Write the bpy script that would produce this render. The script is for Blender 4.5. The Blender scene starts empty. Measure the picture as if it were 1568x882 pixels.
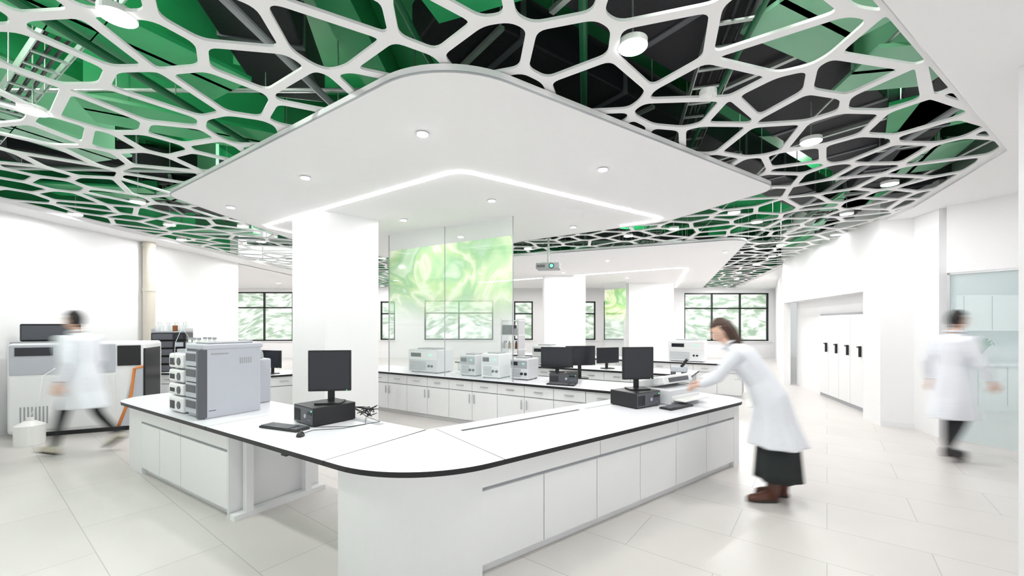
import bpy, bmesh, math, random
from mathutils import Vector, Matrix
random.seed(7)
sc=bpy.context.scene
H=1.65; ZC=3.30; K=1.03125
# ---------------------------------------------------------------- materials
def mat(name,col,rough=0.5,metal=0.0,emis=0,ecol=None,var=0.03,scale=8,bump=0.0,alpha=1,trans=0,ior=1.45):
    m=bpy.data.materials.new(name); m.use_nodes=True
    nt=m.node_tree; b=nt.nodes['Principled BSDF']
    b.inputs['Roughness'].default_value=rough; b.inputs['Metallic'].default_value=metal
    b.inputs['IOR'].default_value=ior
    tc=nt.nodes.new('ShaderNodeTexCoord'); nz=nt.nodes.new('ShaderNodeTexNoise')
    nz.inputs['Scale'].default_value=scale; nz.inputs['Detail'].default_value=3
    nt.links.new(tc.outputs['Object'],nz.inputs['Vector'])
    mx=nt.nodes.new('ShaderNodeMix'); mx.data_type='RGBA'
    mx.inputs[6].default_value=[max(0,v*(1-var)) for v in col]+[1]
    mx.inputs[7].default_value=[min(1,v*(1+var)) for v in col]+[1]
    nt.links.new(nz.outputs['Fac'],mx.inputs[0]); nt.links.new(mx.outputs[2],b.inputs['Base Color'])
    if emis:
        b.inputs['Emission Color'].default_value=list(ecol or col)+[1]; b.inputs['Emission Strength'].default_value=emis
    if alpha<1: b.inputs['Alpha'].default_value=alpha
    if trans: b.inputs['Transmission Weight'].default_value=trans
    if bump:
        bp=nt.nodes.new('ShaderNodeBump'); bp.inputs['Strength'].default_value=bump; bp.inputs['Distance'].default_value=0.01
        nt.links.new(nz.outputs['Fac'],bp.inputs['Height']); nt.links.new(bp.outputs['Normal'],b.inputs['Normal'])
    return m
WHITE=mat('white_wall_paint',(.88,.88,.885),.7,var=.01)
CEIL=mat('white_ceiling_paint',(.90,.895,.90),.75,var=.01)
LAM=mat('white_laminate',(.84,.845,.85),.35,var=.01)
TOP=mat('white_phenolic_top',(.83,.83,.87),.28,var=.01)
EDGE=mat('black_core_edge',(.012,.012,.014),.4)
GROOVE=mat('grey_groove',(.42,.43,.45),.5)
GAP=mat('dark_gap',(.12,.12,.13),.6)
BLK=mat('black_plastic',(.014,.014,.016),.38,scale=60,var=.2)
SCR=mat('monitor_screen',(.02,.022,.028),.12)
GRY=mat('instrument_light_grey',(.50,.52,.57),.4)
LGR=mat('instrument_off_white',(.70,.71,.73),.4)
DGR=mat('instrument_dark_grey',(.10,.105,.12),.4)
MGR=mat('mid_grey',(.35,.36,.38),.45)
MET=mat('brushed_metal',(.6,.6,.62),.3,metal=.9)
GALV=mat('galvanised_steel',(.5,.54,.52),.35,metal=.7,var=.15)
GREEN=mat('green_glow_slab',(.03,.40,.14),.35,var=.5,scale=1.2)  # plenum greens: green LED glow put into the base colour
GREENL=mat('pale_green_sheet',(.24,.54,.34),.3,var=.2,scale=1.5)
GREEN2=mat('plenum_dark_green',(.01,.13,.05),.4,var=.25,scale=2)
DUCT=mat('black_duct_foam',(.011,.011,.015),.6,var=.5,scale=40,bump=.3)
LAMP=mat('lamp_diffuser',(1,1,1),.5,emis=24)
STRIP=mat('led_strip_diffuser',(1,1,1),.5,emis=7)
ORG=mat('orange_trim',(.75,.25,.06),.4)
BEIGE=mat('beige_pipe',(.62,.58,.5),.5)
COAT=mat('lab_coat_cotton',(.78,.80,.85),.9,bump=.3,scale=30)
SKIN=mat('skin',(.72,.46,.35),.5,scale=20)
HAIRB=mat('black_hair',(.015,.013,.012),.5,bump=.6,scale=60)
HAIRN=mat('brown_hair',(.06,.03,.02),.5,bump=.6,scale=60)
TROU=mat('black_trousers',(.015,.015,.018),.85,bump=.3,scale=30)
SKIRT=mat('dark_skirt',(.02,.025,.025),.9,bump=.3,scale=20)
BOOT=mat('brown_leather',(.10,.035,.02),.4,bump=.2,scale=40)
SHOEB=mat('beige_shoe',(.5,.47,.38),.6)
SHOEK=mat('black_shoe',(.01,.01,.012),.4)
SOLE=mat('rubber_sole',(.04,.035,.03),.7)
EYEW=mat('eye_white',(.85,.85,.83),.2); LIP=mat('lips',(.5,.2,.18),.5); IRIS=mat('iris',(.03,.02,.015),.2)
LEAF=mat('leaf_green',(.05,.25,.06),.5,var=.3)
POT=mat('white_ceramic',(.85,.85,.83),.3)
AMBER=mat('amber_glass',(.25,.09,.02),.15)
CLR=mat('clear_plastic',(.9,.95,.97),.1,alpha=.35)
LEDG=mat('green_indicator',(.1,.9,.3),.4,emis=2)
GLASS=mat('clear_glass',(.80,.92,.90),.03,alpha=.13)
FROST=mat('door_glass',(.70,.88,.88),.05,alpha=.28)

def floor_mat():
    m=bpy.data.materials.new('floor_tile'); m.use_nodes=True; nt=m.node_tree; b=nt.nodes['Principled BSDF']
    tc=nt.nodes.new('ShaderNodeTexCoord'); mp=nt.nodes.new('ShaderNodeMapping')
    mp.inputs['Rotation'].default_value=(0,0,math.radians(37))
    br=nt.nodes.new('ShaderNodeTexBrick'); br.offset=0.5
    br.inputs['Color1'].default_value=(.70,.665,.64,1); br.inputs['Color2'].default_value=(.67,.635,.61,1)
    br.inputs['Mortar'].default_value=(.50,.47,.45,1)
    br.inputs['Scale'].default_value=1; br.inputs['Mortar Size'].default_value=.0035
    br.inputs['Brick Width'].default_value=1.2; br.inputs['Row Height'].default_value=.6
    nt.links.new(tc.outputs['Object'],mp.inputs[0]); nt.links.new(mp.outputs[0],br.inputs[0])
    nz=nt.nodes.new('ShaderNodeTexNoise'); nz.inputs['Scale'].default_value=2.5; nz.inputs['Detail'].default_value=6
    nt.links.new(tc.outputs['Object'],nz.inputs['Vector'])
    mx=nt.nodes.new('ShaderNodeMix'); mx.data_type='RGBA'; mx.blend_type='MULTIPLY'; mx.inputs[0].default_value=.10
    nt.links.new(br.outputs[0],mx.inputs[6]); nt.links.new(nz.outputs['Fac'],mx.inputs[7])
    nt.links.new(mx.outputs[2],b.inputs['Base Color']); b.inputs['Roughness'].default_value=.28
    return m
FLOOR=floor_mat()
def graphic_mat():
    m=bpy.data.materials.new('green_printed_glass'); m.use_nodes=True; nt=m.node_tree; b=nt.nodes['Principled BSDF']
    tc=nt.nodes.new('ShaderNodeTexCoord')
    nz=nt.nodes.new('ShaderNodeTexNoise'); nz.inputs['Scale'].default_value=1.0; nz.inputs['Detail'].default_value=3; nz.inputs['Distortion'].default_value=1.0
    nt.links.new(tc.outputs['Object'],nz.inputs['Vector'])
    cr=nt.nodes.new('ShaderNodeValToRGB'); e=cr.color_ramp.elements
    e[0].position=.28; e[0].color=(.60,.84,.55,1); e[1].position=.75; e[1].color=(.50,.80,.45,1)
    for p,c in ((.40,(.33,.70,.24,1)),(.47,(.78,.92,.50,1)),(.50,(.92,.98,.74,1)),(.53,(.60,.84,.32,1)),(.60,(.30,.66,.26,1)),(.66,(.72,.90,.58,1))):
        q=cr.color_ramp.elements.new(p); q.color=c
    nt.links.new(nz.outputs['Fac'],cr.inputs[0]); nt.links.new(cr.outputs[0],b.inputs['Base Color'])
    nt.links.new(cr.outputs[0],b.inputs['Emission Color']); b.inputs['Emission Strength'].default_value=.12  # faint glow put into the print by emission; no backlight behind it
    sp=nt.nodes.new('ShaderNodeSeparateXYZ'); nt.links.new(tc.outputs['Object'],sp.inputs[0])
    mr=nt.nodes.new('ShaderNodeMapRange'); mr.inputs[1].default_value=1.68; mr.inputs[2].default_value=2.25; mr.inputs[3].default_value=.02; mr.inputs[4].default_value=.58
    nt.links.new(sp.outputs[2],mr.inputs[0]); nt.links.new(mr.outputs[0],b.inputs['Alpha'])
    b.inputs['Roughness'].default_value=.12
    return m
GRAPH=graphic_mat()
# ---------------------------------------------------------------- mesh builder
class B:
    def __init__(s): s.bm=bmesh.new(); s.mats=[]
    def mi(s,m):
        if m not in s.mats: s.mats.append(m)
        return s.mats.index(m)
    def merge(s,t,m=None,M=None):
        if M is not None: bmesh.ops.transform(t,matrix=M,verts=t.verts)
        if m is not None:
            i=s.mi(m)
            for f in t.faces: f.material_index=i
        me=bpy.data.meshes.new('t'); t.to_mesh(me); t.free(); s.bm.from_mesh(me); bpy.data.meshes.remove(me)
    def box(s,x0,y0,z0,x1,y1,z1,m,bev=0,M=None):
        t=bmesh.new(); bmesh.ops.create_cube(t,size=1)
        bmesh.ops.scale(t,vec=(abs(x1-x0),abs(y1-y0),abs(z1-z0)),verts=t.verts)
        bmesh.ops.translate(t,vec=((x0+x1)/2,(y0+y1)/2,(z0+z1)/2),verts=t.verts)
        if bev: bmesh.ops.bevel(t,geom=t.edges[:],offset=bev,segments=3,affect='EDGES',profile=.5)
        s.merge(t,m,M)
    def cyl(s,p0,p1,r0,m,r1=None,seg=20,M=None):
        p0=Vector(p0);p1=Vector(p1); d=p1-p0; t=bmesh.new()
        bmesh.ops.create_cone(t,cap_ends=True,segments=seg,radius1=r0,radius2=r0 if r1 is None else r1,depth=d.length)
        R=d.to_track_quat('Z','Y').to_matrix().to_4x4()
        bmesh.ops.transform(t,matrix=Matrix.Translation((p0+p1)/2)@R,verts=t.verts)
        s.merge(t,m,M)
    def ell(s,c,r,m,M=None,sub=3):
        t=bmesh.new(); bmesh.ops.create_icosphere(t,subdivisions=sub,radius=1)
        bmesh.ops.transform(t,matrix=Matrix.Translation(c)@Matrix.Diagonal((r[0],r[1],r[2],1)),verts=t.verts)
        for f in t.faces: f.smooth=True
        s.merge(t,m,M)
    def prism(s,pts,z0,z1,m,side=None,bot=None):
        t=bmesh.new(); n=len(pts)
        a=[t.verts.new((p[0],p[1],z0)) for p in pts]; b=[t.verts.new((p[0],p[1],z1)) for p in pts]
        ft=t.faces.new(b); fb=t.faces.new(a[::-1]); i0=s.mi(m); i1=s.mi(side or m); i2=s.mi(bot or m)
        ft.material_index=i0; fb.material_index=i2
        for i in range(n):
            f=t.faces.new((a[i],a[(i+1)%n],b[(i+1)%n],b[i])); f.material_index=i1
        bmesh.ops.recalc_face_normals(t,faces=t.faces)
        s.merge(t)
    def tube(s,pts,r,m,seg=8,cap=True):
        pts=[Vector(p) for p in pts]; rs=r if isinstance(r,(list,tuple)) else [r]*len(pts)
        t=bmesh.new(); rings=[]; up=None
        for i,p in enumerate(pts):
            d=(pts[min(i+1,len(pts)-1)]-pts[max(i-1,0)]).normalized()
            if up is None: up=Vector((0,0,1)) if abs(d.z)<.9 else Vector((0,1,0))
            u=(up-d*up.dot(d)); u.normalize(); v=d.cross(u); up=u
            q=rs[i]; rx,ry=(q if isinstance(q,(list,tuple)) else (q,q))
            rings.append([t.verts.new(p+u*math.cos(a)*rx+v*math.sin(a)*ry) for a in [2*math.pi*k/seg for k in range(seg)]])
        for A,C in zip(rings,rings[1:]):
            for k in range(seg): t.faces.new((A[k],A[(k+1)%seg],C[(k+1)%seg],C[k]))
        if cap: t.faces.new(rings[0][::-1]); t.faces.new(rings[-1])
        bmesh.ops.recalc_face_normals(t,faces=t.faces)
        for f in t.faces: f.smooth=True
        s.merge(t,m)
    def loft(s,rings,m,cap=True):
        t=bmesh.new(); R=[[t.verts.new(p) for p in r] for r in rings]; n=len(R[0])
        for A,C in zip(R,R[1:]):
            for k in range(n): t.faces.new((A[k],A[(k+1)%n],C[(k+1)%n],C[k]))
        if cap: t.faces.new(R[0][::-1]); t.faces.new(R[-1])
        bmesh.ops.recalc_face_normals(t,faces=t.faces)
        for f in t.faces: f.smooth=True
        s.merge(t,m)
    def done(s,name,loc=(0,0,0),rz=0,parent=None,smooth=False):
        me=bpy.data.meshes.new(name)
        s.bm.to_mesh(me); s.bm.free()
        for m in s.mats: me.materials.append(m)
        o=bpy.data.objects.new(name,me); sc.collection.objects.link(o)
        o.location=loc; o.rotation_euler=(0,0,rz)
        if parent: o.parent=parent
        if smooth:
            for p in me.polygons: p.use_smooth=True
        return o
def roundpoly(pr,seg=10):
    out=[];n=len(pr)
    for i,(x,y,r) in enumerate(pr):
        p=Vector((x,y)); a=Vector(pr[i-1][:2])-p; b=Vector(pr[(i+1)%n][:2])-p
        if r<=0: out.append((x,y)); continue
        a.normalize(); b.normalize(); h=math.acos(max(-1,min(1,a.dot(b))))/2
        t=r/math.tan(h); c=p+(a+b).normalized()*(r/math.sin(h))
        s0=p+a*t-c; s1=p+b*t-c; a0=math.atan2(s0.y,s0.x); a1=math.atan2(s1.y,s1.x); d=(a1-a0+math.pi)%(2*math.pi)-math.pi
        for k in range(seg+1):
            q=a0+d*k/seg; out.append((c.x+r*math.cos(q),c.y+r*math.sin(q)))
    return out
# ---------------------------------------------------------------- room shell
b=B(); b.box(-15,-3,-.1,14,20.2,0,FLOOR); b.done('floor')
def wall(name,p,q,z0=0,z1=4.6,th=.15,m=WHITE,side=1):
    p=Vector(p);q=Vector(q); d=(q-p).normalized(); n=Vector((d.y,-d.x))*th*side
    b=B(); b.prism([p,q,q+n,p+n],z0,z1,m); return b.done(name)
wall('wall_left',(-7.5,-3),(-7.5,11.3),side=-1)
wall('wall_left_return',(-7.5,11.3),(-14.8,11.3),side=1)
wall('wall_left_far',(-14.8,11.3),(-14.8,20),side=-1)
wins=[(-13.3,-10.5,.8,3.15),(-6.3,-5.6,.85,2.7),(-4.2,-.9,.85,2.75),(.1,1.0,.85,2.7),(3.4,4.0,.85,2.7),(4.4,5.65,.85,2.7),(8.25,12.3,.8,3.1)]
b=B(); xs=-14.95; wx=xs
for (a,c,z0,z1) in wins:
    b.box(wx,20,0,a,20.25,4.6,WHITE); b.box(a,20,0,c,20.25,z0,WHITE); b.box(a,20,z1,c,20.25,4.6,WHITE); wx=c
b.box(wx,20,0,14,20.25,4.6,WHITE); b.done('wall_back')
for i,(a,c,z0,z1) in enumerate(wins):
    b=B(); f=.06; y0,y1=20.05,20.15
    b.box(a,y0,z0,c,y1,z0+f,BLK); b.box(a,y0,z1-f,c,y1,z1,BLK)
    n=max(1,round((c-a)/1.35))
    for k in range(n+1):
        x=a+(c-a)*k/n; x=min(max(x,a+f/2),c-f/2); b.box(x-f/2,y0,z0,x+f/2,y1,z1,BLK)
    zm=z0+(z1-z0)*.68; b.box(a,y0,zm-f/2,c,y1,zm+f/2,BLK)
    b.box(a,20.09,z0,c,20.10,z1,GLASS)
    b.box(a-.05,19.93,z0-.04,c+.05,20.05,z0,LAM)
    b.done('window_%d'%(i+1))
hm=bpy.data.materials.new('hillside'); hm.use_nodes=True; nt=hm.node_tree; bs=nt.nodes['Principled BSDF']
tc=nt.nodes.new('ShaderNodeTexCoord'); nz=nt.nodes.new('ShaderNodeTexNoise'); nz.inputs['Scale'].default_value=1.3; nz.inputs['Detail'].default_value=10
cr=nt.nodes.new('ShaderNodeValToRGB'); cr.color_ramp.elements[0].position=.40; cr.color_ramp.elements[0].color=(.20,.30,.18,1); cr.color_ramp.elements[1].position=.58; cr.color_ramp.elements[1].color=(.70,.74,.66,1)
nt.links.new(tc.outputs['Object'],nz.inputs['Vector']); nt.links.new(nz.outputs['Fac'],cr.inputs[0]); nt.links.new(cr.outputs[0],bs.inputs['Base Color'])
b=B(); t=bmesh.new(); bmesh.ops.create_grid(t,x_segments=60,y_segments=12,size=1)
for v in t.verts:
    x=v.co.x*45; y=v.co.y*9
    v.co=Vector((x,32+y+1.2*math.sin(x*.5),-1+(y+9)*.36+.4*math.sin(x*.9+y)))
b.merge(t,hm); b.done('hillside_outside')
wall('wall_right_far',(12.6,20),(7.35,11.3),side=-1)
P0=Vector((5.93,6.73)); P1=Vector((7.35,11.3)); D=(P1-P0).normalized(); N=Vector((D.y,-D.x))
def PR(t,n): q=P0+D*t+N*n; return (q.x,q.y)
L_=(P1-P0).length
b=B()
b.prism([PR(0,0),PR(.55,0),PR(.55,.3),PR(0,.3)],0,4.6,WHITE)
b.prism([PR(.55,0),PR(L_,0),PR(L_,.12),PR(.55,.12)],2.2,4.6,WHITE)
b.prism([PR(.55,.3),PR(L_,.3),PR(L_,.42),PR(.55,.42)],0,4.6,WHITE)
b.prism([PR(.55,.1),PR(L_,.1),PR(L_,.32),PR(.55,.32)],2.2,2.26,WHITE)
b.done('wall_right')
b=B(); t0=.62; w=.5
for k in range(5):
    a=t0+k*w
    b.prism([PR(a+.006,.24),PR(a+w-.006,.24),PR(a+w-.006,.29),PR(a+.006,.29)],.08,1.82,LAM)
    b.prism([PR(a+.06,.20),PR(a+.085,.20),PR(a+.085,.24),PR(a+.06,.24)],1.02,1.22,BLK)
    b.prism([PR(a+.06,.19),PR(a+.13,.19),PR(a+.13,.205),PR(a+.06,.205)],1.19,1.215,BLK)
b.prism([PR(t0,.26),PR(t0+5*w,.26),PR(t0+5*w,.295),PR(t0,.295)],0,1.86,GROOVE)
b.done('storage_locker')
wall('wall_right_pier',(5.93,6.73),(6.62,6.38),side=-1,th=.25)
wall('wall_right_jamb',(6.15,6.02),(6.3,6.55),side=1,th=.2,z1=4.6)
g0=Vector((6.17,5.92)); g1=Vector((6.62,5.02)); gd=(g1-g0).normalized()
def GQ(t,n): q=g0+gd*t+Vector((-gd.y,gd.x))*n; return (q.x,q.y)
gl=(g1-g0).length
b=B(); b.prism([GQ(0,0),GQ(gl,0),GQ(gl,.012),GQ(0,.012)],.02,2.33,FROST)
b.prism([GQ(0,-.02),GQ(.03,-.02),GQ(.03,.03),GQ(0,.03)],0,2.36,MET)
b.prism([GQ(0,-.02),GQ(gl,-.02),GQ(gl,.03),GQ(0,.03)],2.33,2.36,MET)
b.prism([GQ(.10,-.05),GQ(.13,-.05),GQ(.13,.06),GQ(.10,.06)],.9,1.5,MET)
b.done('door_1')
b=B(); b.prism([GQ(0,-.03),GQ(3,-.03),GQ(3,.12),GQ(0,.12)],2.36,4.6,WHITE); b.done('wall_right_header')
wall('wall_side_room',(10.5,1),(10.5,8.5),side=1,z1=3.3)
wall('wall_side_room_back',(7.15,8.5),(10.5,8.5),side=-1,z1=3.3)
b=B(); b.box(8.2,7.85,0,10.4,8.45,.85,LAM); b.box(8.15,7.8,.85,10.4,8.45,.89,TOP)
for k in range(4): b.box(8.2+k*.55,7.84,.1,8.205+k*.55,7.86,.82,GROOVE)
b.done('side_counter')
b=B(); b.box(8.2,8.1,1.5,10.4,8.45,2.2,LAM,.01)
for k in range(4): b.box(8.2+k*.55,8.09,1.52,8.205+k*.55,8.11,2.18,GROOVE)
b.done('wall_cabinet')
b=B(); b.box(3.27,2.1,0,3.75,2.7,ZC,WHITE,.004); b.done('wall_pillar_right')
def base(name,p,q,side=1):
    p=Vector(p);q=Vector(q); d=(q-p).normalized(); n=Vector((d.y,-d.x))*.012*side
    b=B(); b.prism([p,q,q+n,p+n],0,.08,LAM); b.done(name)
base('baseboard_left',(-7.5,-3),(-7.5,11.3),1)
base('baseboard_right',(5.93,6.73),(6.62,6.38),1)
# ---------------------------------------------------------------- ceilings
M=[(-7.05,-1.0),(-2.9,-1.0),(4.75,4.0),(5.74,5.97),(7.9,12.15),(10.6,19.95),(-6.8,19.95)]
Mo=[(-7.6,-3),(-2.9,-3),(11,-3),(11,5.97),(11,12.15),(14,20),(-7.6,20)]
Mr=roundpoly([(x,y,.18 if i==2 else 0) for i,(x,y) in enumerate(M)],8)
b=B(); t=bmesh.new()
inner=[];outer=[]
for i,(x,y) in enumerate(M):
    ip=[(x,y)] if i!=2 else roundpoly([(M[1][0],M[1][1],0),(x,y,.18),(M[3][0],M[3][1],0)],8)[1:-1]
    for q in ip: inner.append(q); outer.append(Mo[i])
vi=[t.verts.new((x,y,ZC)) for x,y in inner]; vl=[t.verts.new((x,y,ZC+.07)) for x,y in inner]
vo={}
for q in outer:
    if q not in vo: vo[q]=t.verts.new((q[0],q[1],ZC))
n=len(inner)
for i in range(n):
    j=(i+1)%n; o1=vo[outer[i]]; o2=vo[outer[j]]
    t.faces.new((vi[i],vi[j],o2,o1) if o1 is not o2 else (vi[i],vi[j],o1))
    t.faces.new((vi[i],vi[j],vl[j],vl[i]))
b.merge(t,CEIL)
b.box(-14.9,11.3,ZC,-7.55,20,ZC+.05,CEIL)
b.done('ceiling')
b=B(); b.tube([(x,y,ZC+.01) for x,y in Mr[1:-3]],.009,MET,6); b.done('trim_1')
def clip(poly,p,n):
    out=[]
    for i in range(len(poly)):
        a=poly[i];c=poly[(i+1)%len(poly)]
        da=(a-p).dot(n);dc=(c-p).dot(n)
        if da<=0: out.append(a)
        if (da<0 and dc>0) or (da>0 and dc<0): out.append(a+(c-a)*(da/(da-dc)))
    return out
Mv=[Vector(q) for q in M]
S=.47; ang=math.radians(32); ca,sa=math.cos(ang),math.sin(ang); AX,AY=1.28,.84
pts={}
for i in range(-60,60):
    for j in range(-60,60):
        u=(i+.5*(j%2)+random.uniform(-.46,.46))*S*AX; v=(j+random.uniform(-.48,.48))*S*AY
        x=u*ca-v*sa+1; y=u*sa+v*ca+9
        if random.random()<.10: continue
        if -8.5<x<12 and -2.5<y<21.5: pts[(i,j)]=Vector((x,y))
t=bmesh.new(); ZM=ZC+.045; TH=.018
def ray(poly,c,d):
    best=None
    for i in range(len(poly)):
        a=poly[i]-c; e=poly[(i+1)%len(poly)]-poly[i]; den=d.x*e.y-d.y*e.x
        if abs(den)<1e-9: continue
        s=(a.x*e.y-a.y*e.x)/den; r=(a.x*d.y-a.y*d.x)/den
        if s>0 and -1e-6<=r<=1+1e-6 and (best is None or s>best): best=s
    return best
for (i,j),p in pts.items():
    big=[p+Vector(q) for q in((-2,-2),(2,-2),(2,2),(-2,2))]; inn=list(big); w=.031
    for di in range(-4,5):
        for dj in range(-4,5):
            if (di or dj) and (i+di,j+dj) in pts:
                q=pts[(i+di,j+dj)]; nn=(q-p).normalized(); m=(p+q)/2
                big=clip(big,m,nn); inn=clip(inn,m-nn*w,nn)
                if len(inn)<3: inn=[]
    for k in range(len(Mv)):
        a=Mv[k];c=Mv[(k+1)%len(Mv)]; d=(c-a).normalized(); nn=Vector((d.y,-d.x))
        big=clip(big,a,nn) if big else big
        inn=clip(inn,a-nn*.05,nn) if inn else inn
    if len(big)<3: continue
    ar=0
    if len(inn)>=3: ar=abs(sum(inn[k].x*inn[(k+1)%len(inn)].y-inn[k].y*inn[(k+1)%len(inn)].x for k in range(len(inn))))/2
    if ar<.004:
        try: t.faces.new([t.verts.new((q.x,q.y,ZM)) for q in big])
        except: pass
        continue
    cl=[]
    for q in inn:
        if not cl or (q-cl[-1]).length>.02: cl.append(q)
    if len(cl)>3 and (cl[0]-cl[-1]).length<.02: cl.pop()
    sm=[]
    for k in range(len(cl)):
        a=cl[k-1];q=cl[k];c=cl[(k+1)%len(cl)]
        ra=min(.06,(a-q).length*.42); rc=min(.06,(c-q).length*.42); pa=q+(a-q).normalized()*ra; pc_=q+(c-q).normalized()*rc
        for f in (0,.25,.5,.75,1): sm.append(pa*(1-f)**2+q*2*f*(1-f)+pc_*f*f)
    c=sum(sm,Vector((0,0)))/len(sm)
    angs=[2*math.pi*k/20 for k in range(20)]+[math.atan2((q-c).y,(q-c).x)%(2*math.pi) for q in big]+[math.atan2((q-c).y,(q-c).x)%(2*math.pi) for q in sm]
    angs=sorted(angs); an=[angs[0]]
    for q in angs[1:]:
        if q-an[-1]>4e-3: an.append(q)
    ri=[];ro=[];rt=[]
    ok=True
    for q in an:
        d=Vector((math.cos(q),math.sin(q))); s1=ray(sm,c,d); s2=ray(big,c,d)
        if s1 is None or s2 is None: ok=False;break
        ri.append(t.verts.new((c.x+d.x*s1,c.y+d.y*s1,ZM))); rt.append(t.verts.new((c.x+d.x*s1,c.y+d.y*s1,ZM+TH))); ro.append(t.verts.new((c.x+d.x*s2,c.y+d.y*s2,ZM)))
    if not ok: continue
    for k in range(len(an)):
        l=(k+1)%len(an)
        t.faces.new((ri[k],ri[l],ro[l],ro[k])); t.faces.new((ri[l],ri[k],rt[k],rt[l]))
b=B(); b.merge(t,CEIL); b.done('ceiling_lattice_panel')
def soffit(name,outl,z0=ZC-.02,z1=ZC+.035):
    b=B(); pts=roundpoly(outl,12); b.prism(pts,z0,z1,CEIL)
    b.tube([(x,y,z0+.004) for x,y in pts+[pts[0]]],.008,GROOVE,6,cap=False)
    return b.done(name)
soffit('ceiling_soffit',[(x*K,y*K,r) for x,y,r in [(-.43,2.47,.75),(3.12,4.9,.28),(2.4,6.5,.7),(-2.9,10.2,.3),(-4.15,7.8,.4),(-4.27,5.17,.3)]])
soffit('ceiling_soffit',[(x*K,y*K,r) for x,y,r in [(-2.6,11.1,.4),(4.45,7.8,.4),(8.6,18.9,.4),(-2.2,18.9,.4)]])
zs=ZC-.026
def openround(pr,seg=8):
    out=[pr[0][:2]]
    for i in range(1,len(pr)-1):
        tri=roundpoly([(pr[i-1][0],pr[i-1][1],0),pr[i],(pr[i+1][0],pr[i+1][1],0)],seg)[1:-1]; out+=tri
    return out+[pr[-1][:2]]
for pr in ([(-3.75,7.35,0),(-4.02,6.78,.1),(-.544,4.30,.22),(2.33,6.34,.12),(1.75,6.75,0)],[(-1.3,16.2,0),(4.95,11.7,.3),(7.2,18.4,0)]):
    b=B(); b.tube([(x*K,y*K,zs) for x,y in openround(pr)],.018,STRIP,6); b.done('ceiling_led_strip')
b=B(); b.box(-8,-3,4.6,14,20.2,4.75,GREEN)
for k in range(8): b.box(-7.4,.2+k*2.6,4.2,12.5,.5+k*2.6,4.6,GREEN2)
for x in (-5.2,-1.6,2.2,6.2): b.box(x,-3,4.25,x+.3,20,4.6,GREEN)
b.box(-7.49,-3,3.4,-7.42,11,4.6,GREEN); b.done('ceiling_slab')
b=B(); b.box(11.2,-3,3.35,11.3,20,4.6,GREEN); b.box(-7.4,-3.0,3.35,11.2,-2.9,4.6,GREEN); b.box(-7.4,19.85,3.4,12.4,19.9,4.6,GREEN); b.done('wall_plenum')
def duct(name,p,q,w,h,z):
    p=Vector(p);q=Vector(q);d=(q-p);L=d.length; b=B()
    b.box(0,-w/2,0,L,w/2,h,DUCT,.02)
    k=.6
    while k<L: b.box(k,-w/2-.012,-.012,k+.05,w/2+.012,h+.012,DGR); k+=1.2
    k=.4
    while k<L:
        for s in(-1,1): b.cyl((k,s*(w/2+.03),-.03),(k,s*(w/2+.03),4.6-z),.006,GALV,seg=6)
        b.box(k-.02,-w/2-.05,-.05,k+.02,w/2+.05,-.02,GALV); k+=1.8
    return b.done(name,(p.x,p.y,z),math.atan2(d.y,d.x))
duct('ceiling_air_duct',(-1.2,1.0),(8.8,8.4),.95,.4,3.72)
duct('ceiling_air_duct',(-.6,3.0),(9.0,10.2),.6,.35,3.78)
duct('ceiling_air_duct',(-1.3,.4),(-2.2,4.2),.6,.35,3.9)
duct('ceiling_air_duct',(-5.8,8.3),(8.5,13.5),.8,.4,3.75)
duct('ceiling_air_duct',(-6.3,7.2),(-1.5,9.0),.9,.4,3.7)
duct('ceiling_air_duct',(3.2,2.6),(6.9,9.2),.4,.3,3.6)
duct('ceiling_air_duct',(-4,16),(9.5,16),.9,.4,3.75)
duct('ceiling_air_duct',(-6.9,5.0),(-3.2,7.6),.6,.35,3.8)
def tray(p,q,w,z):
    p=Vector(p);q=Vector(q);d=(q-p);L=d.length;b=B()
    for s in(-1,1): b.box(0,s*w/2-.004,0,L,s*w/2+.004,.08,GALV)
    k=0
    while k<L: b.box(k,-w/2,0,k+.03,w/2,.012,GALV); k+=.25
    k=.3
    while k<L:
        for s in(-1,1): b.cyl((k,s*w/2,0),(k,s*w/2,4.6-z),.005,GALV,seg=6)
        k+=1.5
    for s in(-.3,0,.25): b.tube([(0,s*w,.03),(L*.3,s*w+.02,.035),(L*.7,s*w-.02,.03),(L,s*w,.03)],.012,BLK,6)
    b.done('ceiling_cable_tray',(p.x,p.y,z),math.atan2(d.y,d.x))
tray((-6.8,2.0),(3,1.3),.25,3.75); tray((-6.8,5.2),(-2,2.2),.2,3.6); tray((1.2,1.9),(3.6,11),.25,3.55); tray((-6.5,10.4),(8,10.4),.3,3.6); tray((-5.6,1),(-5.6,19),.25,3.9); tray((4.6,4.6),(6.6,11),.2,3.6)
for i in range(16):
    b=B(); a=random.uniform(0,1)
    if i%2: p=(-6.9,1.5+i*.75,3.62+.04*(i%5)); q=(-.5+i*.1,.9+i*.95,p[2])
    else: p=(-3+i*.55,1.2+i*.1,3.55+.05*(i%4)); q=(-2.5+i*.75,9+i*.4,p[2])
    b.cyl(p,q,random.choice([.012,.02,.03]),random.choice([GALV,GALV,GREEN2,MGR]),seg=10)
    k=.1
    while k<1:
        x=[p[c]+(q[c]-p[c])*k for c in range(3)]; b.cyl(x,(x[0],x[1],4.6),.005,GALV,seg=6); k+=.2
    b.done('ceiling_conduit')
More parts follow.
